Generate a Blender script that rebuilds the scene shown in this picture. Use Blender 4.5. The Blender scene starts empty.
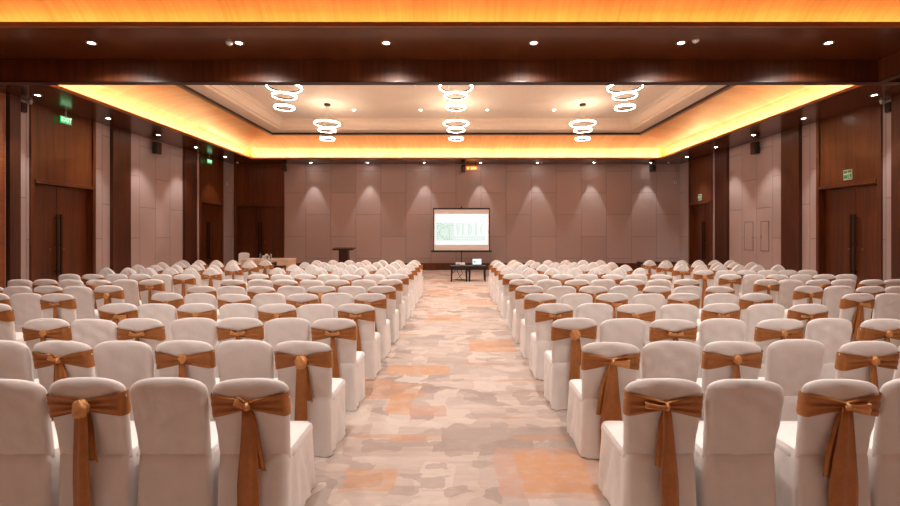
import bpy, bmesh, math, random
from mathutils import Vector, Matrix
random.seed(7)
PI = math.pi
scn = bpy.context.scene
COL = scn.collection

# ------------------------------------------------------------------ helpers
def tag(o, label=None, cat=None, group=None, kind=None):
    if label: o['label'] = label
    if cat: o['category'] = cat
    if group: o['group'] = group
    if kind: o['kind'] = kind
    return o

def link(o, parent=None):
    COL.objects.link(o)
    if parent is not None:
        o.parent = parent
    return o

def empty(name, loc=(0, 0, 0), rz=0.0, label=None, cat=None, group=None):
    o = bpy.data.objects.new(name, None)
    o.empty_display_size = 0.1
    o.location = loc
    o.rotation_euler = (0, 0, rz)
    link(o)
    return tag(o, label, cat, group)

def mesh_from(name, verts, faces, mat, smooth=False):
    me = bpy.data.meshes.new(name)
    me.from_pydata([tuple(v) for v in verts], [], faces)
    if mat: me.materials.append(mat)
    bm = bmesh.new(); bm.from_mesh(me)
    bmesh.ops.recalc_face_normals(bm, faces=bm.faces)
    bm.to_mesh(me); bm.free()
    if smooth:
        for p in me.polygons: p.use_smooth = True
    return me

def obj_me(name, me, parent=None):
    return link(bpy.data.objects.new(name, me), parent)

class MB:
    """collects shapes of ONE part"""
    def __init__(s):
        s.bm = bmesh.new()
    def box(s, x0, x1, y0, y1, z0, z1, bev=0.0, seg=2):
        r = bmesh.ops.create_cube(s.bm, size=1.0)
        vs = r['verts']
        for v in vs:
            v.co = Vector(((x0+x1)/2 + v.co.x*(x1-x0), (y0+y1)/2 + v.co.y*(y1-y0), (z0+z1)/2 + v.co.z*(z1-z0)))
        if bev > 0:
            es = list({e for v in vs for e in v.link_edges})
            bmesh.ops.bevel(s.bm, geom=es, offset=bev, segments=seg, profile=0.5, affect='EDGES')
        return s
    def lathe(s, prof, c=(0, 0, 0), n=24, M=None):
        rings = []
        for r, z in prof:
            ring = []
            for i in range(n):
                a = 2*PI*i/n
                p = Vector((r*math.cos(a), r*math.sin(a), z))
                if M is not None: p = M @ p
                ring.append(s.bm.verts.new(p + Vector(c)))
            rings.append(ring)
        for a, b in zip(rings[:-1], rings[1:]):
            for i in range(n):
                s.bm.faces.new((a[i], a[(i+1) % n], b[(i+1) % n], b[i]))
        if prof[0][0] > 1e-6: s.bm.faces.new(list(reversed(rings[0])))
        if prof[-1][0] > 1e-6: s.bm.faces.new(rings[-1])
        return s
    def torus(s, R, prof, c=(0, 0, 0), n=48):
        """prof: closed loop of (dr, dz)"""
        rings = []
        for i in range(n):
            a = 2*PI*i/n
            rings.append([s.bm.verts.new(Vector(((R+dr)*math.cos(a), (R+dr)*math.sin(a), dz)) + Vector(c)) for dr, dz in prof])
        m = len(prof)
        for i in range(n):
            A, B = rings[i], rings[(i+1) % n]
            for j in range(m):
                s.bm.faces.new((A[j], B[j], B[(j+1) % m], A[(j+1) % m]))
        return s
    def tube(s, pts, r, n=8):
        pts = [Vector(p) for p in pts]
        rings = []
        for i, p in enumerate(pts):
            t = (pts[min(i+1, len(pts)-1)] - pts[max(i-1, 0)]).normalized()
            up = Vector((0, 0, 1)) if abs(t.z) < 0.9 else Vector((1, 0, 0))
            a = t.cross(up).normalized(); b = t.cross(a).normalized()
            rr = r[i] if isinstance(r, (list, tuple)) else r
            rings.append([s.bm.verts.new(p + (a*math.cos(2*PI*k/n) + b*math.sin(2*PI*k/n))*rr) for k in range(n)])
        for A, B in zip(rings[:-1], rings[1:]):
            for k in range(n):
                s.bm.faces.new((A[k], A[(k+1) % n], B[(k+1) % n], B[k]))
        s.bm.faces.new(list(reversed(rings[0]))); s.bm.faces.new(rings[-1])
        return s
    def poly(s, pts, thick):
        """flat polygon list of 3D points extruded by vector"""
        t = Vector(thick)
        a = [s.bm.verts.new(Vector(p)) for p in pts]
        b = [s.bm.verts.new(Vector(p)+t) for p in pts]
        s.bm.faces.new(a); s.bm.faces.new(list(reversed(b)))
        n = len(a)
        for i in range(n):
            s.bm.faces.new((a[i], b[i], b[(i+1) % n], a[(i+1) % n]))
        return s
    def me(s, name, mat, smooth=False):
        bmesh.ops.recalc_face_normals(s.bm, faces=s.bm.faces)
        m = bpy.data.meshes.new(name)
        s.bm.to_mesh(m); s.bm.free()
        if mat: m.materials.append(mat)
        if smooth:
            for p in m.polygons: p.use_smooth = True
        return m
    def build(s, name, mat, parent=None, smooth=False):
        return obj_me(name, s.me(name, mat, smooth), parent)

def auto_smooth(me, ang=35):
    """smooth shading with sharp edges above an angle"""
    bm = bmesh.new(); bm.from_mesh(me)
    for f in bm.faces: f.smooth = True
    for e in bm.edges:
        if len(e.link_faces) == 2 and e.calc_face_angle(0) > math.radians(ang):
            e.smooth = False
    bm.to_mesh(me); bm.free()

# ------------------------------------------------------------------ materials
def new_mat(name):
    m = bpy.data.materials.new(name); m.use_nodes = True
    nt = m.node_tree
    b = nt.nodes['Principled BSDF']
    return m, nt, b

def N(nt, t, **kw):
    n = nt.nodes.new(t)
    for k, v in kw.items():
        if k.startswith('in_'):
            key = k[3:]
            n.inputs[int(key) if key.isdigit() else key].default_value = v
        else:
            setattr(n, k, v)
    return n

def L(nt, a, b): nt.links.new(a, b)

def sval(nt, v):
    return v
def math_n(nt, op, a, b=None, c=None):
    n = nt.nodes.new('ShaderNodeMath'); n.operation = op
    for i, x in enumerate((a, b, c)):
        if x is None: continue
        if isinstance(x, (int, float)): n.inputs[i].default_value = x
        else: L(nt, x, n.inputs[i])
    return n.outputs[0]

def mix_col(nt, fac, a, b, blend='MIX'):
    n = nt.nodes.new('ShaderNodeMix'); n.data_type = 'RGBA'; n.blend_type = blend
    def put(s, x):
        if isinstance(x, (int, float)): s.default_value = x
        elif isinstance(x, tuple): s.default_value = (*x[:3], 1)
        else: L(nt, x, s)
    put(n.inputs[0], fac); put(n.inputs[6], a); put(n.inputs[7], b)
    return n.outputs[2]

def ramp(nt, fac, stops):
    n = nt.nodes.new('ShaderNodeValToRGB')
    els = n.color_ramp.elements
    els[0].position = stops[0][0]; els[0].color = (*stops[0][1], 1)
    els[1].position = stops[-1][0]; els[1].color = (*stops[-1][1], 1)
    for p, c in stops[1:-1]:
        e = els.new(p); e.color = (*c, 1)
    L(nt, fac, n.inputs[0])
    return n.outputs[0]

def srgb(r, g, b):
    def f(c):
        c /= 255.0
        return c/12.92 if c <= 0.04045 else ((c+0.055)/1.055)**2.4
    return (f(r), f(g), f(b))

def bump(nt, b, h, strength=0.2, dist=0.01):
    n = nt.nodes.new('ShaderNodeBump')
    n.inputs['Strength'].default_value = strength
    n.inputs['Distance'].default_value = dist
    L(nt, h, n.inputs['Height']); L(nt, n.outputs[0], b.inputs['Normal'])

def wood(name, lo, hi, scale, rough=0.3, coat=0.0, spec=0.5):
    m, nt, b = new_mat(name)
    tc = N(nt, 'ShaderNodeTexCoord')
    mp = N(nt, 'ShaderNodeMapping'); mp.inputs['Scale'].default_value = scale
    L(nt, tc.outputs['Object'], mp.inputs['Vector'])
    n1 = N(nt, 'ShaderNodeTexNoise'); n1.inputs['Scale'].default_value = 1.0
    n1.inputs['Detail'].default_value = 5; n1.inputs['Roughness'].default_value = 0.65
    L(nt, mp.outputs[0], n1.inputs['Vector'])
    mp2 = N(nt, 'ShaderNodeMapping'); mp2.inputs['Scale'].default_value = tuple(s*0.16 for s in scale)
    L(nt, tc.outputs['Object'], mp2.inputs['Vector'])
    n2 = N(nt, 'ShaderNodeTexNoise'); n2.inputs['Scale'].default_value = 1.0; n2.inputs['Detail'].default_value = 2
    L(nt, mp2.outputs[0], n2.inputs['Vector'])
    f = math_n(nt, 'ADD', math_n(nt, 'MULTIPLY', n1.outputs[0], 0.62), math_n(nt, 'MULTIPLY', n2.outputs[0], 0.38))
    mid = tuple((a+c)/2 for a, c in zip(lo, hi))
    col = ramp(nt, f, [(0.33, lo), (0.5, mid), (0.66, hi)])
    L(nt, col, b.inputs['Base Color'])
    b.inputs['Roughness'].default_value = rough
    b.inputs['Coat Weight'].default_value = coat
    b.inputs['Coat Roughness'].default_value = 0.12
    b.inputs['Specular IOR Level'].default_value = spec
    bump(nt, b, n1.outputs[0], 0.06, 0.004)
    return m

def plain(name, col, rough=0.5, metal=0.0, noise=0.0, nscale=20.0, sheen=0.0, spec=0.5):
    m, nt, b = new_mat(name)
    if noise > 0:
        tc = N(nt, 'ShaderNodeTexCoord')
        n1 = N(nt, 'ShaderNodeTexNoise'); n1.inputs['Scale'].default_value = nscale; n1.inputs['Detail'].default_value = 4
        L(nt, tc.outputs['Object'], n1.inputs['Vector'])
        c = ramp(nt, n1.outputs[0], [(0.3, tuple(x*(1-noise) for x in col)), (0.7, tuple(min(1, x*(1+noise)) for x in col))])
        L(nt, c, b.inputs['Base Color'])
        bump(nt, b, n1.outputs[0], 0.08, 0.003)
    else:
        b.inputs['Base Color'].default_value = (*col, 1)
    b.inputs['Roughness'].default_value = rough
    b.inputs['Metallic'].default_value = metal
    b.inputs['Sheen Weight'].default_value = sheen
    b.inputs['Specular IOR Level'].default_value = spec
    return m

def emit(name, col, strength):
    m, nt, b = new_mat(name)
    b.inputs['Base Color'].default_value = (.02, .02, .02, 1)
    b.inputs['Emission Color'].default_value = (*col, 1)
    b.inputs['Emission Strength'].default_value = strength
    return m

def panel_fabric(name, axis, width, phase, flip):
    """upholstered wall panels, staggered joints; axis 0 = along X, 1 = along Y"""
    m, nt, b = new_mat(name)
    tc = N(nt, 'ShaderNodeTexCoord')
    sp = N(nt, 'ShaderNodeSeparateXYZ'); L(nt, tc.outputs['Object'], sp.inputs[0])
    a = sp.outputs[axis]; z = sp.outputs[2]
    u = math_n(nt, 'DIVIDE', math_n(nt, 'SUBTRACT', a, phase), width)
    colf = math_n(nt, 'FLOOR', u)
    par = math_n(nt, 'MODULO', math_n(nt, 'ADD', colf, 1000.0 + flip), 2.0)
    v = math_n(nt, 'ADD', math_n(nt, 'DIVIDE', math_n(nt, 'SUBTRACT', z, 1.60), 2.09), math_n(nt, 'MULTIPLY', par, 0.5))
    fu = math_n(nt, 'FRACT', math_n(nt, 'ADD', u, 100.0)); fv = math_n(nt, 'FRACT', math_n(nt, 'ADD', v, 100.0))
    du = math_n(nt, 'MULTIPLY', math_n(nt, 'MINIMUM', fu, math_n(nt, 'SUBTRACT', 1.0, fu)), width)
    dv = math_n(nt, 'MULTIPLY', math_n(nt, 'MINIMUM', fv, math_n(nt, 'SUBTRACT', 1.0, fv)), 2.09)
    d = math_n(nt, 'MINIMUM', du, dv)
    g = nt.nodes.new('ShaderNodeMapRange'); g.inputs[1].default_value = 0.004; g.inputs[2].default_value = 0.016
    L(nt, d, g.inputs[0])
    wn = N(nt, 'ShaderNodeTexWhiteNoise'); wn.noise_dimensions = '2D'
    cb = N(nt, 'ShaderNodeCombineXYZ'); L(nt, colf, cb.inputs[0]); L(nt, math_n(nt, 'FLOOR', v), cb.inputs[1])
    L(nt, cb.outputs[0], wn.inputs[0])
    nz = N(nt, 'ShaderNodeTexNoise'); nz.inputs['Scale'].default_value = 60; nz.inputs['Detail'].default_value = 3
    L(nt, tc.outputs['Object'], nz.inputs['Vector'])
    nz2 = N(nt, 'ShaderNodeTexNoise'); nz2.inputs['Scale'].default_value = 5; nz2.inputs['Detail'].default_value = 4
    L(nt, tc.outputs['Object'], nz2.inputs['Vector'])
    c0 = WALLC
    c = mix_col(nt, wn.outputs[0], tuple(x*0.94 for x in c0), tuple(x*1.05 for x in c0))
    c = mix_col(nt, math_n(nt, 'MULTIPLY', nz2.outputs[0], 0.25), c, tuple(x*0.8 for x in c0))
    c = mix_col(nt, g.outputs[0], tuple(x*0.58 for x in c0), c)
    L(nt, c, b.inputs['Base Color'])
    b.inputs['Roughness'].default_value = 0.85
    b.inputs['Sheen Weight'].default_value = 0.1
    h = math_n(nt, 'ADD', math_n(nt, 'MULTIPLY', g.outputs[0], 1.0), math_n(nt, 'MULTIPLY', nz.outputs[0], 0.08))
    bump(nt, b, h, 0.5, 0.01)
    return m

def carpet_mat():
    m, nt, b = new_mat('carpet')
    tc = N(nt, 'ShaderNodeTexCoord')
    P = tc.outputs['Object']
    def noise(scale, vec, detail=3, dim='3D', rough=.5):
        mp = N(nt, 'ShaderNodeMapping'); mp.inputs['Scale'].default_value = vec
        L(nt, P, mp.inputs['Vector'])
        n = N(nt, 'ShaderNodeTexNoise'); n.inputs['Scale'].default_value = scale
        n.inputs['Detail'].default_value = detail; n.inputs['Roughness'].default_value = rough
        L(nt, mp.outputs[0], n.inputs['Vector'])
        return n
    wnoise = noise(3.5, (1, 1, 1), 3)
    va = N(nt, 'ShaderNodeVectorMath'); va.operation = 'MULTIPLY_ADD'
    va.inputs[1].default_value = (0.16, 0.16, 0); 
    L(nt, wnoise.outputs['Color'], va.inputs[0]); L(nt, P, va.inputs[2])
    W = va.outputs[0]
    def cells(scale, off, rnd=0.85, metric='CHEBYCHEV'):
        mp = N(nt, 'ShaderNodeMapping'); mp.inputs['Scale'].default_value = (scale[0], scale[1], 0.0)
        mp.inputs['Location'].default_value = (off, off*1.7, 0)
        L(nt, W, mp.inputs['Vector'])
        v = N(nt, 'ShaderNodeTexVoronoi'); v.voronoi_dimensions = '2D'; v.distance = metric
        v.inputs['Scale'].default_value = 1.0; v.inputs['Randomness'].default_value = rnd
        L(nt, mp.outputs[0], v.inputs['Vector'])
        s = N(nt, 'ShaderNodeSeparateColor'); L(nt, v.outputs['Color'], s.inputs[0])
        return s, v.outputs['Distance']
    def gt(x, t, soft=0.02):
        r = nt.nodes.new('ShaderNodeMapRange'); r.inputs[1].default_value = t-soft; r.inputs[2].default_value = t+soft
        L(nt, x, r.inputs[0]); return r.outputs[0]
    cream = srgb(204, 188, 178); beige = srgb(188, 169, 158); taupe = srgb(158, 142, 135); dk = srgb(145, 129, 123)
    orange = srgb(202, 144, 96); salmon = srgb(194, 146, 122); pale = srgb(214, 200, 190)
    streak = noise(1.0, (0.9, 9.0, 1), 4, rough=.6)
    col = mix_col(nt, gt(streak.outputs[0], .52, .12), cream, beige)
    s1, d1 = cells((1.5, 2.1), 3.1)
    col = mix_col(nt, math_n(nt, 'MULTIPLY', gt(s1.outputs[0], 0.62), 0.8), col, taupe)
    s2, d2 = cells((2.6, 4.2), 11.3)
    col = mix_col(nt, math_n(nt, 'MULTIPLY', gt(s2.outputs[1], 0.70), 0.75), col, beige)
    col = mix_col(nt, math_n(nt, 'MULTIPLY', gt(s2.outputs[0], 0.82), 0.7), col, dk)
    s3, d3 = cells((4.4, 3.2), 27.7)
    col = mix_col(nt, math_n(nt, 'MULTIPLY', gt(s3.outputs[2], 0.74), 0.75), col, pale)
    s5, d5 = cells((5.5, 9.0), 63.1)
    col = mix_col(nt, math_n(nt, 'MULTIPLY', gt(s5.outputs[0], 0.80), 0.6), col, taupe)
    s6, d6 = cells((0.9, 1.6), 77.7)
    col = mix_col(nt, math_n(nt, 'MULTIPLY', gt(s6.outputs[0], 0.6), 0.45), col, cream)
    s4, d4 = cells((1.15, 1.9), 41.9)
    pale_o = noise(7, (1, 1.5, 1), 4)
    om = math_n(nt, 'MULTIPLY', gt(s4.outputs[1], 0.955), 0.6)
    oc = mix_col(nt, gt(pale_o.outputs[0], .52, .1), orange, salmon)
    col = mix_col(nt, om, col, oc)
    ost = noise(1.0, (0.55, 4.2, 1), 3, rough=.55)
    col = mix_col(nt, math_n(nt, 'MULTIPLY', gt(ost.outputs[0], 0.64, .015), 0.6), col, oc)
    # the larger orange blocks of the aisle
    sep = N(nt, 'ShaderNodeSeparateXYZ'); L(nt, W, sep.inputs[0])
    def block(x0, x1, y0, y1, c, k=0.85):
        nonlocal col
        o = 0.08
        cx, cy = (x0+x1)/2 + o, (y0+y1)/2 + o
        ax = math_n(nt, 'SUBTRACT', (x1-x0)/2, math_n(nt, 'ABSOLUTE', math_n(nt, 'SUBTRACT', sep.outputs[0], cx)))
        ay = math_n(nt, 'SUBTRACT', (y1-y0)/2, math_n(nt, 'ABSOLUTE', math_n(nt, 'SUBTRACT', sep.outputs[1], cy)))
        mk = math_n(nt, 'MULTIPLY', gt(math_n(nt, 'MINIMUM', ax, ay), 0.0, .008), math_n(nt, 'ADD', .55, math_n(nt, 'MULTIPLY', gt(pale_o.outputs[0], .46, .14), .45)))
        col = mix_col(nt, math_n(nt, 'MULTIPLY', mk, k), col, c)
    block(0.30, 1.12, 2.86, 3.55, salmon, .75)
    block(0.46, 0.98, 2.92, 3.46, orange, .9)
    block(-0.80, -0.43, 2.94, 3.24, orange, .7)
    block(-0.70, -0.45, 4.2, 4.75, orange, .8)
    block(-0.45, -0.1, 4.15, 4.42, salmon, .8)
    block(-0.9, -0.1, 5.38, 5.74, orange, .85)
    block(0.2, 0.92, 6.4, 7.1, orange, .8)
    block(-0.6, 0.1, 8.6, 9.3, orange, .7)
    block(0.1, 0.8, 10.6, 11.6, salmon, .7)
    block(-0.9, -0.2, 12.6, 13.4, orange, .7)
    mot = noise(11, (1, 2.0, 1), 5, rough=.7)
    col = mix_col(nt, math_n(nt, 'MULTIPLY', gt(mot.outputs[0], .56, .08), 0.30), col, beige)
    col = mix_col(nt, math_n(nt, 'MULTIPLY', math_n(nt, 'SUBTRACT', 1.0, gt(mot.outputs[0], .42, .1)), 0.22), col, pale)
    pile = noise(180, (1, 1, 1), 2)
    wear = noise(1.1, (1, 2.2, 1), 5, rough=.7)
    col = mix_col(nt, math_n(nt, 'MULTIPLY', gt(wear.outputs[0], .5, .2), 0.35), col, mix_col(nt, .5, col, pale))
    col = mix_col(nt, math_n(nt, 'MULTIPLY', pile.outputs[0], 0.22), col, (.2, .15, .12))
    L(nt, col, b.inputs['Base Color'])
    b.inputs['Roughness'].default_value = 0.95
    b.inputs['Specular IOR Level'].default_value = 0.15
    bump(nt, b, pile.outputs[0], 0.3, 0.006)
    return m

def cloth_white():
    m, nt, b = new_mat('white_cover_cloth')
    tc = N(nt, 'ShaderNodeTexCoord')
    n1 = N(nt, 'ShaderNodeTexNoise'); n1.inputs['Scale'].default_value = 7; n1.inputs['Detail'].default_value = 4
    oi = N(nt, 'ShaderNodeObjectInfo')
    va = N(nt, 'ShaderNodeVectorMath'); va.operation = 'ADD'
    L(nt, tc.outputs['Object'], va.inputs[0])
    cb = N(nt, 'ShaderNodeCombineXYZ'); L(nt, math_n(nt, 'MULTIPLY', oi.outputs['Random'], 60.0), cb.inputs[0])
    L(nt, cb.outputs[0], va.inputs[1])
    L(nt, va.outputs[0], n1.inputs['Vector'])
    n2 = N(nt, 'ShaderNodeTexNoise'); n2.inputs['Scale'].default_value = 420; n2.inputs['Detail'].default_value = 1
    L(nt, tc.outputs['Object'], n2.inputs['Vector'])
    c = ramp(nt, n1.outputs[0], [(0.3, (.82, .795, .78)), (0.7, (.87, .845, .83))])
    L(nt, c, b.inputs['Base Color'])
    b.inputs['Roughness'].default_value = 0.55
    b.inputs['Sheen Weight'].default_value = 0.35
    h = math_n(nt, 'ADD', math_n(nt, 'MULTIPLY', n1.outputs[0], 1.0), math_n(nt, 'MULTIPLY', n2.outputs[0], 0.03))
    bump(nt, b, h, 0.35, 0.02)
    return m

def satin(name, base):
    m, nt, b = new_mat(name)
    tc = N(nt, 'ShaderNodeTexCoord')
    mp = N(nt, 'ShaderNodeMapping'); mp.inputs['Scale'].default_value = (25, 25, 25)
    L(nt, tc.outputs['Object'], mp.inputs['Vector'])
    n1 = N(nt, 'ShaderNodeTexNoise'); n1.inputs['Scale'].default_value = 1; n1.inputs['Detail'].default_value = 4
    L(nt, mp.outputs[0], n1.inputs['Vector'])
    c = ramp(nt, n1.outputs[0], [(0.3, tuple(x*.88 for x in base)), (0.7, tuple(x*1.1 for x in base))])
    L(nt, c, b.inputs['Base Color'])
    b.inputs['Roughness'].default_value = 0.42
    b.inputs['Metallic'].default_value = 0.25
    b.inputs['Sheen Weight'].default_value = 0.25
    b.inputs['Sheen Tint'].default_value = (1.0, .72, .45, 1)
    bump(nt, b, n1.outputs[0], 0.25, 0.004)
    return m

WALLC = srgb(182, 165, 163)
W_LO, W_HI = srgb(70, 31, 9), srgb(118, 61, 23)
M_wood_v = wood('walnut_vertical_grain', W_LO, W_HI, (26, 26, 0.9), 0.34, 0.15)
M_pil = wood('walnut_dark_pilaster', srgb(52, 22, 8), srgb(92, 44, 18), (26, 26, 0.9), 0.45, 0.0)
M_wood_door = wood('walnut_door_leaf', srgb(66, 30, 10), srgb(106, 54, 22), (22, 22, 0.8), 0.36, 0.1)
M_wood_beam = wood('walnut_beam_face', W_LO, W_HI, (20, 20, 0.7), 0.5, 0.0)
M_wood_soffit = wood('walnut_soffit', srgb(66, 30, 10), srgb(104, 52, 20), (16, 0.8, 16), 0.24, 0.25)
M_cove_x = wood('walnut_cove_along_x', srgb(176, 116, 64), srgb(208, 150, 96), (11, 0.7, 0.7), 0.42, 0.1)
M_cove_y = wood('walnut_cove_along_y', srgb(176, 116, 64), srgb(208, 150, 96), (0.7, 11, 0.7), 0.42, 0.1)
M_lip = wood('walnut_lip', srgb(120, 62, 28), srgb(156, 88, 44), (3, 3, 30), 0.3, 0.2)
M_dark = plain('dark_stained_wood', srgb(58, 30, 18), 0.35, noise=.2, nscale=30)
M_table = plain('black_brown_table_wood', srgb(34, 20, 15), 0.3, noise=.2, nscale=30)
M_ceil = plain('ceiling_paint', srgb(240, 224, 206), 0.8, noise=.02, nscale=8)
M_fab_back = panel_fabric('wall_fabric_back', 0, 1.2, -6.0, 0)
M_fab_side = panel_fabric('wall_fabric_side', 1, 0.77, 15.34, 0)
M_carpet = carpet_mat()
M_cloth = cloth_white()
M_satin = satin('bronze_satin', srgb(174, 110, 52))
M_knot = satin('bronze_satin_highlight', srgb(214, 152, 92))
M_black = plain('black_plastic', (.012, .011, .011), 0.45, noise=.2, nscale=40)
M_metal_dark = plain('dark_bronze_metal', (.05, .03, .02), 0.35, metal=.8, noise=.1)
M_steel = plain('brushed_steel', (.6, .58, .55), 0.3, metal=1.0, noise=.05)
M_lock = plain('aged_bronze', (.22, .13, .07), 0.4, metal=.8, noise=.1)
M_white_pl = plain('white_plastic', (.8, .79, .77), 0.4, noise=.02)
M_cream = plain('cream_satin_cloth', srgb(242, 232, 224), 0.55, noise=.03, nscale=12)
M_pleat = plain('peach_pleated_cloth', srgb(238, 212, 188), 0.5, noise=.04, nscale=12)
M_ring = emit('ring_light_diffuser', (1.0, .83, .64), 20.0)
M_lamp = emit('downlight_lamp', (1.0, .93, .86), 60.0)
M_green = emit('exit_green', (.01, .42, .09), 1.3)
M_green_w = emit('exit_white', (.75, 1.0, .8), 1.1)
M_amber = emit('amber_lit', (1.0, .20, .012), 1.0)
M_amber_w = emit('amber_lit_digits', (1.0, .62, .2), 2.0)
M_img = emit('projected_white', (.96, 1.0, .985), .72)
M_img_pale = emit('projected_pale_green', (.74, .88, .79), .72)
M_img_grey = emit('projected_grey_green', (.68, .78, .715), .70)
M_img_dot = emit('projected_green', (.10, .62, .32), .7)
M_laptop = emit('laptop_white', (.9, 1.0, .97), .75)
M_screen_fab = plain('screen_fabric', srgb(240, 234, 234), 0.7, noise=.02)
M_signw = plain('sign_white', (.75, .77, .74), 0.4)
M_signg = plain('sign_green', (.03, .36, .12), 0.4)
m, nt, b = new_mat('clear_plastic'); M_clear = m
b.inputs['Base Color'].default_value = (.9, .95, 1, 1); b.inputs['Roughness'].default_value = .08
b.inputs['Transmission Weight'].default_value = .85; b.inputs['IOR'].default_value = 1.33
M_blue = plain('blue_cap', srgb(50, 80, 150), .4)
M_lens = plain('lens_glass', (.02, .02, .03), .08)

# ------------------------------------------------------------------ camera
F = 430.0; CAMZ = 1.77
cam = bpy.data.cameras.new('camera'); co = bpy.data.objects.new('camera', cam); link(co)
co.location = (0, 0, CAMZ); co.rotation_euler = (PI/2, 0, 0)
cam.sensor_width = 36.0; cam.lens = F*36.0/900.0
cam.shift_x = -6/900.0; cam.shift_y = -20/900.0
cam.clip_start = .05; cam.clip_end = 100
scn.camera = co

# ------------------------------------------------------------------ room
WX = 10.72; YB = 20.6; YF = -7.5
Z1 = 5.07            # soffit
ZT = 5.86            # top of cove
ZC = 6.25            # main ceiling
def struct(o): return tag(o, kind='structure')

struct(MB().box(-WX-.3, WX+.3, YF-.3, YB+.3, -.12, 0).build('floor', M_carpet))

# back wall with a door bay at its left end
struct(MB().box(-8.22, WX+.3, YB, YB+.3, 0, Z1+.02).box(-WX-.3, -8.22, YB+.2, YB+.3, 0, Z1+.02)
       .box(-WX-.3, -10.62, YB, YB+.2, 0, Z1+.02).build('wall_back', M_fab_back))
struct(MB().box(-WX-.3, WX+.3, YF-.3, YF, 0, Z1+.02).build('wall_front', M_wood_v))

DOORS = [(10.8, 12.75), (17.95, 19.75)]
def side_wall(s, name):
    mb = MB()
    segs = []
    y = 10.22
    for a, c in DOORS:
        segs.append((y, a)); y = c
    segs.append((y, YB+.3))
    for a, c in segs:
        x0, x1 = sorted((s*WX, s*(WX+.2)))
        mb.box(x0, x1, a, c, 0, Z1+.02)
    x0, x1 = sorted((s*(WX+.2), s*(WX+.3)))
    mb.box(x0, x1, 10.22, YB+.3, 0, Z1+.02)
    struct(mb.build(name, M_fab_side))
side_wall(-1, 'wall_left'); side_wall(1, 'wall_right')
TR = [0]
def trim(mb, mat, name=None):
    TR[0] += 1
    return struct(mb.build(name or 'trim_%d' % TR[0], mat))
for s in (-1, 1):
    def bx(mb, xi, xo, y0, y1, z0, z1, bev=0):
        x0, x1 = sorted((s*xi, s*xo)); return mb.box(x0, x1, y0, y1, z0, z1, bev)
    # near wood panelling, with downlight glow put in as a lighter wood; pilasters
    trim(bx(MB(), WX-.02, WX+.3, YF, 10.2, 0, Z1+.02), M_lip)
    trim(bx(MB(), WX-.10, WX+.02, 10.24, 10.50, 0, Z1+.01, .008), M_pil)
    trim(bx(MB(), WX-.10, WX+.02, 13.32, 14.06, 0, Z1+.01, .008), M_pil)
    trim(bx(MB(), WX-.10, WX+.02, 16.86, 17.66, 0, Z1+.01, .008), M_pil)
# baseboards
def basebd(name, *boxes):
    mb = MB()
    for bb in boxes: mb.box(*bb, 0.006)
    struct(mb.build(name, M_wood_v))
basebd('baseboard_back', (-8.2, WX, YB-.025, YB+.01, 0, .33))
for s, nm in ((-1, 'baseboard_left'), (1, 'baseboard_right')):
    bs = []
    for a, c in ((10.5, 10.8), (12.75, 13.32), (14.06, 16.86), (17.66, 17.95), (19.75, YB)):
        x0, x1 = sorted((s*(WX-.02), s*(WX+.01)))
        bs.append((x0, x1, a, c, 0, .2))
    basebd(nm, *bs)

# doors -------------------------------------------------------------
def door_bay(name, origin, rz, width, split=0):
    """local: +x along the wall, +y into the room, opening in wall plane y=0"""
    d = empty(name, origin, rz); struct(d)
    H = 3.04
    mb = MB()
    mb.box(0, .10, -.2, .05, 0, Z1, .006); mb.box(width-.10, width, -.2, .05, 0, Z1, .006)
    mb.build('door_casing', M_wood_v, d)
    MB().box(.10, width-.10, -.2, .015, H+.10, Z1, .003).build('header_panel', M_wood_v, d)
    MB().box(.10, width-.10, -.2, .075, H, H+.10, .008).build('header_ledge', M_wood_v, d)
    mid = width/2 + split
    for a, c, sgn in ((.10, mid-.004, 1), (mid+.004, width-.10, -1)):
        lf = MB().box(a+.003, c-.003, -.19, -.145, .01, H-.005, .003).build('door_leaf', M_wood_door, d)
        hx = (c-.055) if sgn > 0 else (a+.055)
        hb = MB()
        hb.box(hx-.03, hx+.03, -.085, -.055, .62, 2.28, .008)
        for z in (.72, 1.45, 2.18): hb.box(hx-.010, hx+.010, -.147, -.08, z-.012, z+.012)
        hb.build('pull_handle', M_metal_dark, lf)
        kx = hx - sgn*.14
        MB().lathe([(.03, 0), (.03, .012), (.022, .02), (0, .02)], (kx, -.146, 1.33), 16, Matrix.Rotation(-PI/2, 3, 'X')).build('lock', M_lock, lf)
    return d
k = 0
for s in (-1, 1):
    for a, c in DOORS:
        k += 1
        if s < 0: door_bay('door_%d' % k, (-WX, c, 0), -PI/2, c-a, .08)
        else: door_bay('door_%d' % k, (WX, a, 0), PI/2, c-a, -.08)
door_bay('door_5', (-8.22, YB, 0), PI, 2.4)

# soffit and coves -----------------------------------------------------
LIPX = 9.12
FAR = (-LIPX, LIPX, 9.42, 19.2)
NEAR = (-LIPX, LIPX, -5.6, 6.90)
sm = MB()
sm.box(-WX-.3, -LIPX-.02, YF, YB+.1, Z1, Z1+.04); sm.box(LIPX+.02, WX+.3, YF, YB+.1, Z1, Z1+.04)
sm.box(-LIPX-.02, LIPX+.02, 19.22, YB+.1, Z1, Z1+.04); sm.box(-LIPX-.02, LIPX+.02, 6.92, 9.40, Z1, Z1+.04)
sm.box(-LIPX-.02, LIPX+.02, YF, -5.62, Z1, Z1+.04)
struct(sm.build('ceiling_soffit', M_wood_soffit))

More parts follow.
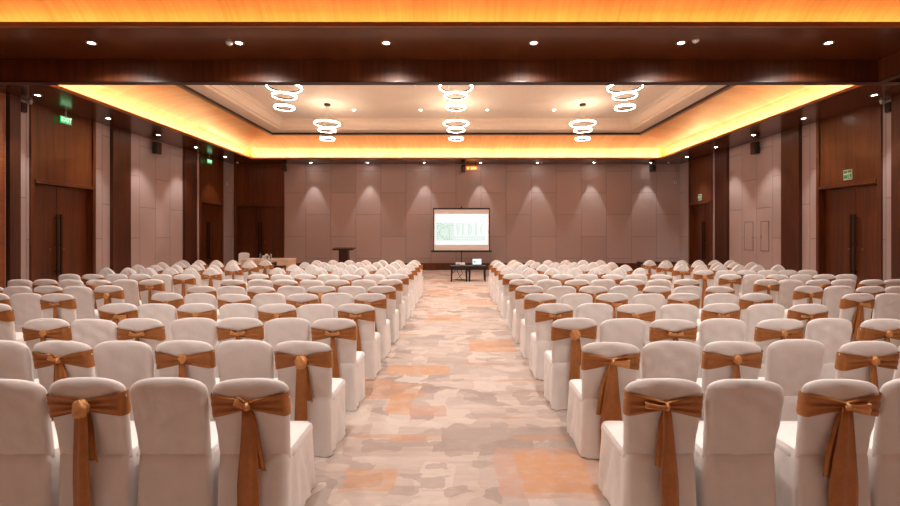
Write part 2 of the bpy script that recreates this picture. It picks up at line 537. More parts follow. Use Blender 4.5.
def rect_loft(prof, R):
    """prof of (inset, z): mitred ring around rectangle R; returns verts, faces"""
    x0, x1, y0, y1 = R
    V, Fc = [], []
    for i, z in prof:
        V += [(x0+i, y0+i, z), (x1-i, y0+i, z), (x1-i, y1-i, z), (x0+i, y1-i, z)]
    for a in range(len(prof)-1):
        for q in range(4):
            r = (q+1) % 4
            Fc.append((a*4+q, a*4+r, a*4+4+r, a*4+4+q, q))
    return V, Fc

def ring_mesh(name, prof, R, mats, smooth=False, close=False):
    V, Fc = rect_loft(prof, R)
    me = bpy.data.meshes.new(name)
    me.from_pydata(V, [], [f[:4] for f in Fc])
    for mm in mats: me.materials.append(mm)
    for p, f in zip(me.polygons, Fc):
        if len(mats) > 1: p.material_index = 0 if f[4] in (0, 2) else 1
    if smooth: auto_smooth(me, 40)
    return obj_me(name, me)

def bay(R, tagname):
    lip = [(.04, Z1+.07), (.04, Z1-.0), (-.03, Z1-.0), (-.03, Z1+.04), (-.30, Z1+.04), (-.30, Z1+.02), (-.0, Z1+.02), (0, Z1+.07), (.04, Z1+.07)]
    struct(ring_mesh('trim_%s_cove_lip' % tagname, lip, R, [M_lip]))
    n = 14; a, h = 1.82, ZT-(Z1+.04)
    prof = [(1.52-a*math.cos(t), Z1+.04+h*math.sin(t)) for t in [PI/2*i/n for i in range(n+1)]]
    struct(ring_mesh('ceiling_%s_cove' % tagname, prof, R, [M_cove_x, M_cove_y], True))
    tr = [(1.48, ZT+.03), (1.48, ZT-.07), (1.60, ZT-.07), (1.60, ZT+.03)]
    struct(ring_mesh('trim_%s_cove_top' % tagname, tr, R, [M_dark]))
    band = [(1.58, ZT+.02), (2.10, ZT+.02), (2.10, ZT+.10), (2.16, ZT+.10), (2.17, ZT+.18), (2.20, ZT+.24), (2.26, ZT+.30), (2.33, ZT+.33),
            (2.33, ZT+.37), (2.39, ZT+.37), (2.39, ZC)]
    struct(ring_mesh('ceiling_%s_tray' % tagname, band, R, [M_ceil]))
    x0, x1, y0, y1 = R; i = 2.39
    struct(MB().box(x0+i-.1, x1-i+.1, y0+i-.1, y1-i+.1, ZC, ZC+.05).build('ceiling_%s' % tagname, M_ceil))
    # roof void above so no light leaks
bay(FAR, 'far'); bay(NEAR, 'near')

# dropped partition beam in front of the far bay
trim(MB().box(-WX, WX, 8.2, 8.36, 4.67, Z1+.01, .004), M_wood_beam)
trim(MB().box(8.05, 8.21, 4.0, 8.2, 4.67, Z1+.01, .004), M_wood_beam)
trim(MB().box(-WX, WX, 8.195, 8.365, 4.645, 4.675, .003), M_dark)
trim(MB().box(8.045, 8.215, 4.0, 8.195, 4.645, 4.675, .003), M_dark)

# ------------------------------------------------------------------ lights
def area(name, loc, rot, sx, sy, power, col, spread=PI):
    l = bpy.data.lights.new(name, 'AREA'); l.shape = 'RECTANGLE'; l.size = sx; l.size_y = sy
    l.energy = power; l.color = col; l.spread = spread
    o = bpy.data.objects.new(name, l); link(o); o.location = loc; o.rotation_euler = rot
    return o
def spot(name, loc, rot, power, col, angle, blend=.6, parent=None, size=.04):
    l = bpy.data.lights.new(name, 'SPOT'); l.energy = power; l.color = col
    l.spot_size = math.radians(angle); l.spot_blend = blend; l.shadow_soft_size = size
    o = bpy.data.objects.new(name, l); link(o, parent); o.location = loc; o.rotation_euler = rot
    return o
P_COVE_FAR, P_COVE_NEAR = 10.0, 4.6     # watts per metre of strip
def cove_lights(R, ppm, LED):
    x0, x1, y0, y1 = R
    lx, ly = x1-x0, y1-y0
    z = Z1+.05; o = .11; t = math.radians(18)
    # strips lie on the ledge behind the lip, shining up and outwards
    area('cove_strip', ((x0+x1)/2, y1+o, z), (PI-t, 0, 0), lx+.2, .03, ppm*lx, LED)
    area('cove_strip', ((x0+x1)/2, y0-o, z), (PI+t, 0, 0), lx+.2, .03, ppm*lx, LED)
    area('cove_strip', (x0-o, (y0+y1)/2, z), (0, PI-t, 0), .03, ly+.2, ppm*ly, LED)
    area('cove_strip', (x1+o, (y0+y1)/2, z), (0, PI+t, 0), .03, ly+.2, ppm*ly, LED)
cove_lights(FAR, P_COVE_FAR, (1.0, .63, .30)); cove_lights(NEAR, P_COVE_NEAR, (1.0, .50, .15))

ORD = ['first', 'second', 'third', 'fourth', 'fifth', 'sixth', 'seventh', 'eighth', 'ninth', 'tenth', 'eleventh', 'twelfth', 'thirteenth']
WARM = (1.0, .915, .845)
dl_bez = MB().torus(.062, [(-.012, -.004), (.018, -.006), (.022, 0), (.018, .012), (-.014, .012)], n=24).me('bezel', M_steel, True)
dl_lamp = MB().lathe([(0, -.003), (.035, -.0035), (.05, 0), (.05, .008)], n=20).me('lamp', M_lamp, True)
def downlight(x, y, z, label, group, power=0, angle=80, tilt=(0, 0), blend=.7, col=WARM, rot=None):
    t = empty('recessed_downlight', (x, y, z), 0, label, 'ceiling light', group)
    obj_me('bezel', dl_bez, t); obj_me('lamp', dl_lamp, t)
    if power:
        spot('spot_light', (0, 0, -.03), (tilt[0], tilt[1], 0), power, col, angle, blend, t)
    return t
P_WASH, P_CEIL, P_NEAR = 125.0, 95.0, 230.0
for i in range(7):
    x = -6.78 + 2.655*i - .02
    if i == 6: x = 9.15
    downlight(x, YB-.42, Z1, '%s from the left of the small downlights along the soffit above the back wall' % ORD[i], 'back wall downlights', P_WASH, 46, (0, 0), .28)
for s, nm in ((-1, 'left'), (1, 'right')):
    for i in range(6):
        y = 10.3 + 2.09*i
        downlight(s*10.02, y, Z1, '%s small downlight, counting from the camera end, in the dark soffit along the %s wall' % (ORD[i], nm),
                  '%s wall downlights' % nm, P_WASH, 68, (0, 0), .55)
for i in range(5):
    x = -3.72 + 2.43*i
    downlight(x, 15.67, ZC, '%s from the left of the bright downlights in the pale far ceiling' % ORD[i], 'far ceiling downlights', P_CEIL, 110)
for i in range(6):
    x = -6.33 + 2.56*i
    downlight(x, 7.47, Z1, '%s from the left of the bright downlights in the near wood soffit above the beam' % ORD[i], 'near soffit downlights', P_NEAR, 152, (0, 0), .9)
# unseen spots added to light the hall, beyond the beam and over near chairs
for i in range(5):
    spot('spot_light', (-4.86+2.43*i, 12.0, ZC-.04), (0, 0, 0), P_CEIL*2.0, WARM, 110, .7)
for i in range(4):
    for y in (2.4, 4.6):
        spot('spot_light', (-5.4+3.6*i, y, ZC-.04), (0, 0, 0), 330, WARM, 100, .8)

# chandeliers -----------------------------------------------------------
def ring_part(R, z, parent):
    h, w = .042, .03
    r = MB().torus(R, [(-w/2, -h/2), (w/2, -h/2), (w/2+.006, -h*.2), (w/2+.006, h*.2), (w/2, h/2), (-w/2, h/2)], (0, 0, z), 56).build('ring_light', M_ring, parent, True)
    auto_smooth(r.data, 40)
    MB().torus(R-w/2-.006, [(-.008, -h*.42), (.005, -h*.42), (.005, h*.42), (-.008, h*.42)], (0, 0, z), 56).build('inner_rim', M_metal_dark, r)
    return r
def chandelier(x, y, label):
    t = empty('ring_chandelier', (x, y, ZC), 0, label, 'chandelier', 'three-ring chandeliers')
    MB().lathe([(0, -.07), (.09, -.07), (.11, -.05), (.11, 0), (0, 0)], n=24).build('ceiling_rose', M_metal_dark, t, True)
    rs = [(.425, 3.80+CAMZ-ZC), (.285, 3.57+CAMZ-ZC), (.235, 3.27+CAMZ-ZC)]
    for R, z in rs: ring_part(R, z, t)
    c = MB()
    for kk, (R, z) in enumerate(rs):
        for q in range(3):
            a = 2*PI*q/3 + kk*.7
            c.tube([(.02*math.cos(a), .02*math.sin(a), -.06), (R*math.cos(a), R*math.sin(a), z+.04)], .0025, 5)
    c.build('suspension_wires', M_steel, t)
    return t
for nm, y in (('nearer', 11.2), ('farther', 14.93)):
    for w, x in (('left', -4.47), ('middle', 0.0), ('right', 4.40)):
        chandelier(x, y, 'three-ring glowing chandelier, %s of the %s row hanging from the pale ceiling' % (w, nm))

# ------------------------------------------------------------------ banquet chairs
def back_y(z): return -.20 - (z-.45)*.16
def rrect(hw, y0, y1, r, n=13):
    """rounded rectangle as closed loop of (x,y,nx,ny,u)"""
    pts = []
    cs = [(hw-r, y1-r, 0), (-hw+r, y1-r, PI/2), (-hw+r, y0+r, PI), (hw-r, y0+r, 1.5*PI)]
    corner = []
    for cx, cy, a0 in cs:
        for i in range(5):
            a = a0 + PI/2*i/4
            corner.append((cx+r*math.cos(a), cy+r*math.sin(a), math.cos(a), math.sin(a)))
    # add subdivisions on straight runs
    m = len(corner)
    for i in range(m):
        p = corner[i]; q = corner[(i+1) % m]
        pts.append(p)
        if i % 5 == 4:
            for kk in range(1, n):
                f = kk/n
                nx, ny = p[2]*(1-f)+q[2]*f, p[3]*(1-f)+q[3]*f
                pts.append((p[0]*(1-f)+q[0]*f, p[1]*(1-f)+q[1]*f, nx, ny))
    return pts
def loft(loops, cap_top=False, cap_bot=False):
    V, Fc = [], []
    n = len(loops[0])
    for lp in loops: V += lp
    for a in range(len(loops)-1):
        for i in range(n):
            j = (i+1) % n
            Fc.append((a*n+i, a*n+j, a*n+n+j, a*n+n+i))
    if cap_top: Fc.append(tuple(range((len(loops)-1)*n, len(loops)*n)))
    if cap_bot: Fc.append(tuple(reversed(range(0, n))))
    return V, Fc

def skirt_mesh(seed):
    rnd = random.Random(seed)
    ph = [rnd.uniform(0, 6.28) for _ in range(6)]
    loops = []
    zs = [.472, .455, .41, .36, .30, .24, .18, .12, .06, .012]
    for z in zs:
        f = 1-(z/.472)
        hw = .204 + .008*f; y0 = -.243 - .010*f; y1 = .215 + .02*f
        if z > .46: hw -= .006; y0 += .006; y1 -= .006
        lp = []
        P = rrect(hw, y0, y1, .035)
        n = len(P)
        for i, (x, y, nx, ny) in enumerate(P):
            u = 2*PI*i/n
            amp = .013*f**1.1
            side = abs(nx)      # deeper folds on the sides
            d = amp*(math.sin(6*u+ph[0]) + .6*math.sin(11*u+ph[1]+2*f) + .35*math.sin(17*u+ph[2]))*(.45+.4*side)
            # diagonal gather from the back post toward the front hem
            g = math.exp(-((y-(.02+.22*(f-.5)))/.035)**2)*side
            g2 = math.exp(-((y-(.075+.22*(f-.5)))/.03)**2)*side
            g3 = math.exp(-((y-(-.13-.05*f))/.025)**2)*side
            d += (.016*g - .022*g2 - .016*g3)*min(1, f*2.2)
            d = max(-.03, min(d, .013))
            zz = z
            if z < .02: zz = .004 + .012*(.5+.5*math.sin(5*u+ph[3]))*(.3+.7*max(0, ny if ny > 0 else side*.6))
            lp.append((x+nx*d, y+ny*d, zz))
        loops.append(lp)
    V, Fc = loft(loops)
    return mesh_from('skirt', V, Fc, M_cloth, True)

def seat_mesh(seed):
    rnd = random.Random(seed)
    loops = []
    for z, ins in ((.40, .008), (.42, .0), (.44, 0), (.458, .004), (.470, .014), (.478, .035), (.484, .08), (.488, .14), (.489, .19)):
        lp = []
        hw = .209-ins; y0 = -.18+ins*.9; y1 = .222-ins
        for (x, y, nx, ny) in rrect(max(hw, .02), y0, y1, min(.045, max(hw, .02)*.9, .5*(y1-y0)*.9)):
            lp.append((x, y, z + .002*math.sin(30*x+seed)*math.sin(25*y)))
        loops.append(lp)
    V, Fc = loft(loops, cap_top=True)
    return mesh_from('seat_cover', V, Fc, M_cloth, True)

def back_mesh(seed, pointed=0.0, h=.93):
    rnd = random.Random(seed)
    ph = [rnd.uniform(0, 6.28) for _ in range(6)]
    amp = rnd.uniform(.5, 1.2)
    nu, nv = 31, 24
    V = []
    idx = {}
    def ztop(u):
        base = .85 + (h-.85)*(1-abs(u)**2.8)**(1/2.3)
        if pointed:
            base = .76 + (h+.05-.76)*(1-abs(u)**1.9)**.72
        return base
    sl = rnd.uniform(-.012, .012)
    for side in (-1, 1):
        for i in range(nu):
            u = math.sin(PI/2*math.sin(PI/2*(-1+2*i/(nu-1))))
            for j in range(nv):
                v = 1-(1-j/(nv-1))**1.8
                rim = (i in (0, nu-1)) or (j == nv-1)
                if rim and side == 1 and (i, j, -1) in idx:
                    idx[(i, j, 1)] = idx[(i, j, -1)]; continue
                zt = ztop(u) + sl*u
                z = .43 + v*(zt-.43)
                hw = .206 + .018*min(1, max(0, (z-.43)/.38))
                x = hw*u
                t = .034*(max(0, 1-abs(u)**12))**.5*(max(0, 1-v**14))**.5
                if rim: t = 0
                d = 0
                if side < 0 and not rim:
                    d = amp*.0028*(math.sin(9*x/.2+6*z+ph[0]) + .7*math.sin(14*z/.3-5*x/.2+ph[1]))*(1-v)**.4*min(1, v*2.5)
                    d += amp*.002*math.sin(26*x+40*z+ph[2])
                    if pointed:
                        an = math.atan2(x, max(.02, h+.05-z+.02))
                        d += .008*math.sin(an*9+ph[3])*min(1, v*1.4)
                yy = back_y(z) + (1 if side > 0 else -1)*(t) + d
                idx[(i, j, side)] = len(V)
                V.append((x, yy, z))
    Fc = []
    for side in (-1, 1):
        for i in range(nu-1):
            for j in range(nv-1):
                q = [idx[(i, j, side)], idx[(i+1, j, side)], idx[(i+1, j+1, side)], idx[(i, j+1, side)]]
                if len(set(q)) == 4: Fc.append(tuple(q))
                elif len(set(q)) == 3:
                    qq = []
                    for a in q:
                        if a not in qq: qq.append(a)
                    Fc.append(tuple(qq))
    # closed underside
    for i in range(nu-1):
        q = [idx[(i, 0, -1)], idx[(i+1, 0, -1)], idx[(i+1, 0, 1)], idx[(i, 0, 1)]]
        qq = []
        for a in q:
            if a not in qq: qq.append(a)
        if len(qq) >= 3: Fc.append(tuple(reversed(qq)))
    return mesh_from('back_cover', V, Fc, M_cloth, True)

SZ = .777
def sash_mesh(seed):
    rnd = random.Random(seed)
    ph = rnd.uniform(0, 6.28)
    # path around the backrest at sash height
    P = []
    hw, t, r = .2215, .0375, .036
    path = []
    for i in range(17):
        path.append((-hw+.02+(2*hw-.04)*i/16, -t, 0, -1))
    for i in range(1, 5):
        a = -PI/2 + PI*i/5
        path.append((hw-.02+math.cos(a)*.022, math.sin(a)*t, math.cos(a), math.sin(a)))
    for i in range(9):
        path.append((hw-.02-(2*hw-.04)*i/8, t, 0, 1))
    for i in range(1, 5):
        a = PI/2 + PI*i/5
        path.append((-hw+.02+math.cos(a)*.022, math.sin(a)*t, math.cos(a), math.sin(a)))
    m = 13
    loops = []
    skew = rnd.uniform(-.008, .008)
    for (x, y, nx, ny) in path:
        lp = []
        au = min(1, abs(x)/hw)
        front = ny > .5
        half = .060 if front else .024 + .048*au**.8
        zc = SZ + skew*(x/hw)
        for kk in range(m):
            v = -1+2*kk/(m-1)
            z = zc + half*v
            cre = (.0055*math.sin(v*9+ph) + .004*math.sin(v*16+2*ph+x*9))*(1.0 if not front else .3)*(.45+.75*(1-au))
            off = .0065 + cre + .012*(1-v*v)*(max(0, 1-au*2.5))*(0 if front else 1)
            off *= 1-.75*abs(nx)
            lp.append((x+nx*off, back_y(z)+y+ny*off, z))
        loops.append(lp)
    V, Fc = [], []
    for lp in loops: V += lp
    n = len(loops)
    for a in range(n):
        c = (a+1) % n
        for kk in range(m-1):
            Fc.append((a*m+kk, c*m+kk, c*m+kk+1, a*m+kk+1))
    me = mesh_from('sash', V, Fc, M_satin, True)
    return me

def blob(name, mat, c, rad, seed, crease=.2, n=26):
    rnd = random.Random(seed); ph = rnd.uniform(0, 6)
    V, Fc = [], []
    nr = 16
    for i in range(nr+1):
        th = PI*i/nr
        for j in range(n):
            a = 2*PI*j/n
            k_ = 1 + crease*.7*math.sin(2*a+2.6*th+ph) + crease*.6*math.sin(5*a-4*th+ph*2) + crease*.35*math.sin(9*a+5*th)
            V.append((c[0]+rad[0]*k_*math.sin(th)*math.cos(a), c[1]+rad[1]*k_*math.sin(th)*math.sin(a), c[2]+rad[2]*math.cos(th)*(1+crease*.3*math.sin(2*a+ph))))
    for i in range(nr):
        for j in range(n):
            q = (i*n+j, i*n+(j+1) % n, (i+1)*n+(j+1) % n, (i+1)*n+j)
            Fc.append(q)
    me = mesh_from(name, V, Fc, mat, True)
    bm = bmesh.new(); bm.from_mesh(me); bmesh.ops.remove_doubles(bm, verts=bm.verts, dist=1e-5); bm.to_mesh(me); bm.free()
    for p in me.polygons: p.use_smooth = True
    return me

def ribbon(name, mat, spine, widths, normals, fold, seed, thick=.003):
    """folded cloth strip: spine points, half width vectors"""
    rnd = random.Random(seed); ph = rnd.uniform(0, 6)
    m = 9
    V, Fc = [], []
    for i, (p, w, nn) in enumerate(zip(spine, widths, normals)):
        p = Vector(p); w = Vector(w); nn = Vector(nn)
        for kk in range(m):
            v = -1+2*kk/(m-1)
            d = fold*math.sin(v*5.2+ph+.12*i) + fold*.4*math.sin(v*10+ph*2-.2*i)
            V.append(p + w*v + nn*d)
    n = len(spine)
    for i in range(n-1):
        for kk in range(m-1):
            Fc.append((i*m+kk, i*m+kk+1, (i+1)*m+kk+1, (i+1)*m+kk))
    # thickness
    off = len(V)
    for i in range(n):
        nn = Vector(normals[i])
        for kk in range(m): V.append(Vector(V[i*m+kk]) - nn*thick)
    for f in list(Fc): Fc.append(tuple(reversed([a+off for a in f])))
    for i in range(n-1):
        Fc.append((i*m, (i+1)*m, (i+1)*m+off, i*m+off)); Fc.append((i*m+m-1, i*m+m-1+off, (i+1)*m+m-1+off, (i+1)*m+m-1))
    for kk in range(m-1):
        Fc.append((kk, kk+off, kk+1+off, kk+1)); a = (n-1)*m+kk; Fc.append((a, a+1, a+1+off, a+off))
    return mesh_from(name, V, Fc, mat, True)

KY = back_y(SZ) - .052
def tail_mesh(x0, x1, zb, w0, w1, seed, yoff=0):
    n = 12
    sp, ws, ns = [], [], []
    for i in range(n):
        f = i/(n-1)
        z = SZ-.005 - f*(SZ-.005-zb)
        x = x0*math.sin(min(1, f*3)*PI/2)*.6 + (x1-x0*.6)*f + x0*.0
        y = KY - .004 + .014*f + yoff + .004*math.sin(f*5+seed)
        w = w0 + (w1-w0)*min(1, f*1.6)
        sp.append((x, y, z)); ws.append((w, .002, -.012*f)); ns.append((0, -1, 0))
    return ribbon('tail', M_satin, sp, ws, ns, .006, seed)
def loop_mesh(ang, length, width, seed):
    """soft bow loop leaving the knot at angle ang"""
    n = 14
    sp, ws, ns = [], [], []
    d = Vector((math.cos(ang), 0, math.sin(ang))); side = Vector((-math.sin(ang), 0, math.cos(ang)))
    for i in range(n):
        t = 2*PI*i/(n-1)
        r = .5*(1-math.cos(t))
        p = Vector((0, KY-.012, SZ)) + d*length*r + Vector((0, -1, 0))*.017*math.sin(t)
        sp.append(tuple(p))
        wv = side*(width*(.45+.55*r))
        ws.append(tuple(wv))
        tang = d*math.sin(t)*.5*length + Vector((0, -1, 0))*.017*math.cos(t)
        nn = tang.cross(side).normalized()
        ns.append(tuple(nn))
    return ribbon('bow_loop', M_knot, sp, ws, ns, .0025, seed)

sash_vars = []
def make_sash(seed, knot, loops, tails):
    return dict(band=sash_mesh(seed), knot=knot, loops=loops, tails=tails)
S = []
def K(seed, rx, ry, rz, dx=0, dz=0): return blob('knot', M_knot, (dx, KY-.006, SZ+dz), (rx, ry, rz), seed)
# A small knot, little loop up-left, two tails
S.append(make_sash(1, K(1, .018, .018, .022), [loop_mesh(math.radians(150), .075, .024, 1)], [tail_mesh(.010, .006, .06, .028, .062, 1), tail_mesh(.03, .075, .40, .016, .024, 2, .008)]))
# B fat rosette knot, wide single tail
S.append(make_sash(2, K(2, .050, .030, .052, 0, -.012), [], [tail_mesh(.004, -.01, .06, .036, .052, 3), tail_mesh(.02, .05, .46, .03, .034, 13, .008)]))
# C loop to the right, wide double tail
S.append(make_sash(3, K(3, .018, .018, .022), [loop_mesh(math.radians(-6), .13, .034, 3)], [tail_mesh(-.01, -.008, .05, .030, .085, 4), tail_mesh(-.03, -.085, .36, .02, .040, 5, .008)]))
# D flat loop to the left, two tails
S.append(make_sash(4, K(4, .016, .018, .024), [loop_mesh(math.radians(174), .13, .018, 6)], [tail_mesh(.012, .030, .10, .024, .055, 6), tail_mesh(-.02, -.03, .42, .016, .028, 7, .008)]))
# E upright round knot, one narrow tail
S.append(make_sash(5, K(5, .026, .024, .036, .01, .012), [], [tail_mesh(.008, .012, .25, .022, .044, 8)]))
# F small bow both sides
S.append(make_sash(6, K(6, .017, .018, .020), [loop_mesh(math.radians(15), .075, .020, 8), loop_mesh(math.radians(165), .075, .020, 9)], [tail_mesh(.0, .03, .20, .022, .046, 10)]))

skirts = [skirt_mesh(s) for s in (11, 12, 13, 14)]
seats = [seat_mesh(s) for s in (21, 22)]
backs = [back_mesh(s, 0, h) for s, h in ((31, .93), (32, .935), (33, .925), (34, .93))]
backs_pt = [back_mesh(s, 1.0, .935) for s in (41, 42, 43)]

# prototypes are placed by the first use of each build; every chair is its own thing
def chair(x, y, rz, label, sash=None, pointed=False, group='covered banquet chairs'):
    t = empty('banquet_chair', (x, y, 0), rz, label, 'chair', group)
    i = random.randrange(100)
    obj_me('skirt', skirts[i % 4], t)
    obj_me('seat_cover', seats[i % 2], t)
    obj_me('back_cover', (backs_pt[i % 3] if pointed else backs[(i//4) % 4]), t)
    if sash is not None:
        v = S[sash]
        b_ = obj_me('sash', v['band'], t); b_['label'] = 'bronze satin sash'
        obj_me('knot', v['knot'], b_)
        for lm in v['loops']: obj_me('bow_loop', lm, b_)
        for tm in v['tails']: obj_me('tail', tm, b_)
    return t

ROWD = [2.49, 3.36, 4.25, 5.13, 6.0, 6.85, 7.8, 8.8, 9.75, 10.7, 11.6, 12.5]
def rowname(r):
    return {0: 'nearest row', 11: 'farthest row', 10: 'second farthest row', 9: 'third farthest row', 8: 'fourth farthest row'}.get(r, ORD[r] + ' nearest row')
PX = {  # measured centres in the photograph's front rows, turned into metres
    (0, -1): [250, 168, 87, 7], (0, 1): [664, 746, 841, 919],
    (1, -1): [303, 245, 183, 124, 60, 2], (1, 1): [610, 671.6, 734, 800, 866],
    (2, -1): [334, 286, 238.5, 192, 142, 96, 52], (2, 1): [575, 623, 673, 723.5, 779, 830, 881],
    (3, -1): [356, 317, 277, 237, 195, 157, 117.6], (3, 1): [554.7, 595.3, 636, 679, 723, 766, 807]}
FRONT = {(0, -1, 0): 0, (0, -1, 2): 1, (0, 1, 0): 3, (0, 1, 2): 2, (1, -1, 0): 1, (1, -1, 2): 4, (1, -1, 4): 0,
         (1, 1, 0): 2, (1, 1, 2): 4, (1, 1, 4): 4, (2, -1, 0): 5, (2, -1, 2): 5, (2, -1, 4): 5, (2, -1, 6): 4, (2, 1, 0): 1}
SEQ = [5, 4, 0, 4, 5, 2, 3, 1, 4, 5]
nch = 0
for r, d in enumerate(ROWD):
    for s in (-1, 1):
        sd = 'left' if s < 0 else 'right'
        for blk in (0, 1):
            n = 7 if blk == 0 else 6
            prevx = None
            for kk in range(n):
                if blk == 0:
                    px = PX.get((r, s), [])
                    if kk < len(px): x = (px[kk]-456)/F*d
                    else: x = (-1.19-.476*kk) if s < 0 else (1.18+.503*kk)
                else:
                    x = (-5.55-.474*kk) if s < 0 else (5.63+.475*kk)
                if (r, s) not in PX or blk: x += random.uniform(-.008, .008)
                if kk and prevx is not None and abs(x-prevx) < .466: x = prevx + s*.466
                prevx = x
                yy = d + .275 + (random.uniform(-.03, .03) if r > 0 else 0)
                # in the picture?
                xs = [456 + F*(x+e)/(d-.05) for e in (-.24, .24)]
                xs2 = [456 + F*(x+e)/(d+.55) for e in (-.24, .24)]
                if max(xs+xs2) < 2 or min(xs+xs2) > 898: continue
                has = kk % 2 == 0
                sv = None
                if has:
                    sv = FRONT.get((r, s, kk)) if blk == 0 else None
                    if sv is None: sv = SEQ[(r*3+kk+blk*2+(s > 0)) % len(SEQ)]
                kind = 'bronze-sashed white chair' if has else 'plain white-covered chair'
                if blk == 0:
                    pos = ('beside the centre aisle on the %s' % sd) if kk == 0 else ('%s %s of the centre aisle' % (ORD[kk], sd))
                else:
                    pos = ('first chair beyond the %s side aisle' % sd) if kk == 0 else ('%s chair beyond the %s side aisle' % (ORD[kk], sd))
                pt = r >= 8 and not (blk == 1 and s > 0 and r == 8)
                if r in (5, 6) and random.random() < .2: pt = False
                chair(x, yy, random.uniform(-.02, .02), '%s, %s, %s' % (kind, rowname(r), pos), sv, pt,
                      'sashed banquet chairs' if has else 'plain covered banquet chairs')
                nch += 1
print('CHAIRS', nch)

# ------------------------------------------------------------------ things at the back
def px2(x, y, d):   # photograph pixel at depth d -> metres
    return ((x-456)/F*d, CAMZ-(y-233)/F*d)

# projection screen on tripod
D = 18.9
xl, zt = px2(433.0, 208.6, D); xr, zb = px2(490.0, 250.3, D)
xc = (xl+xr)/2
scr = empty('projection_screen', (xc, D, 0), 0, 'white portable projection screen on a tripod, showing a pale green logo slide', 'projection screen')
hw = (xr-xl)/2
def Z(y): return CAMZ-(y-233)/F*D
def X(x): return (x-456)/F*D - xc
fab = MB().box(-hw+.03, hw-.03, -.006, .006, zb, zt-.02).build('screen_fabric', M_screen_fab, scr)
fr = MB()
fr.box(-hw, -hw+.045, -.012, .012, zb, zt); fr.box(hw-.045, hw, -.012, .012, zb, zt)
fr.box(-hw, hw, -.025, .025, zt-.035, zt+.03, .01)
fr.build('border', M_black, scr)
MB().box(-hw-.08, hw+.08, -.05, .05, zb-.085, zb+.0, .03, 3).build('roller_case', M_black, scr)
MB().box(-.03, .03, -.03, .03, zt+.02, zt+.09, .01).build('top_hook', M_black, scr)
img = MB().box(X(433.8)+.045, X(488.1), -.0085, -.0065, Z(244.8), Z(213.9)).build('projected_image', M_img, scr)
# emblem: pale square with a swirl ring and specks
em = MB().box(X(436.2), X(454), -.0105, -.0087, Z(240.6), Z(222.6)).build('emblem', M_img_pale, img)
sw = MB()
cx, cz = (X(436.2)+X(454))/2+.02, (Z(240.6)+Z(222.6))/2
Mx = Matrix.Rotation(PI/2, 3, 'X')
def swirl(r0, r1, a0, a1, w):
    pts = []
    n = 30
    for i in range(n+1):
        f = i/n; a = a0+(a1-a0)*f; r = r0+(r1-r0)*f
        pts.append((cx+r*math.cos(a), cz+r*math.sin(a), a))
    for p, q in zip(pts[:-1], pts[1:]):
        sw.poly([(p[0]-w*math.cos(p[2]), -.0125, p[1]-w*math.sin(p[2])), (p[0]+w*math.cos(p[2]), -.0125, p[1]+w*math.sin(p[2])),
                 (q[0]+w*math.cos(q[2]), -.0125, q[1]+w*math.sin(q[2])), (q[0]-w*math.cos(q[2]), -.0125, q[1]-w*math.sin(q[2]))], (0, .0015, 0))
swirl(.15, .33, -.6, 5.4, .035)
sw.build('swirl', M_img_grey, em)
dt = MB()
for (dx, dy) in ((75, 187), (105, 187), (125, 197), (85, 207), (105, 207), (75, 217), (178, 207), (198, 207), (228, 207), (75, 237), (136, 237), (75, 278),
                 (95, 278), (75, 298), (95, 298), (198, 298), (75, 318), (126, 318), (167, 318), (198, 318), (75, 338), (147, 348), (178, 348), (198, 348), (218, 348)):
    x = X(430+dx/10.12); z = Z(205+dy/10.12)
    dt.box(x-.018, x+.018, -.0145, -.0127, z-.018, z+.018)
dt.build('dots', M_img_dot, em)
MB().box(X(454.2), X(485), -.0105, -.0087, Z(240.6), Z(236.3)).build('caption_band', M_img_pale, img)
cb_ = MB()
for i in range(11):
    x = X(456.5+2.4*i); cb_.box(x-.025, x+.022, -.0125, -.0107, Z(239.4), Z(237.4))
cb_.build('caption_marks', M_img, img)
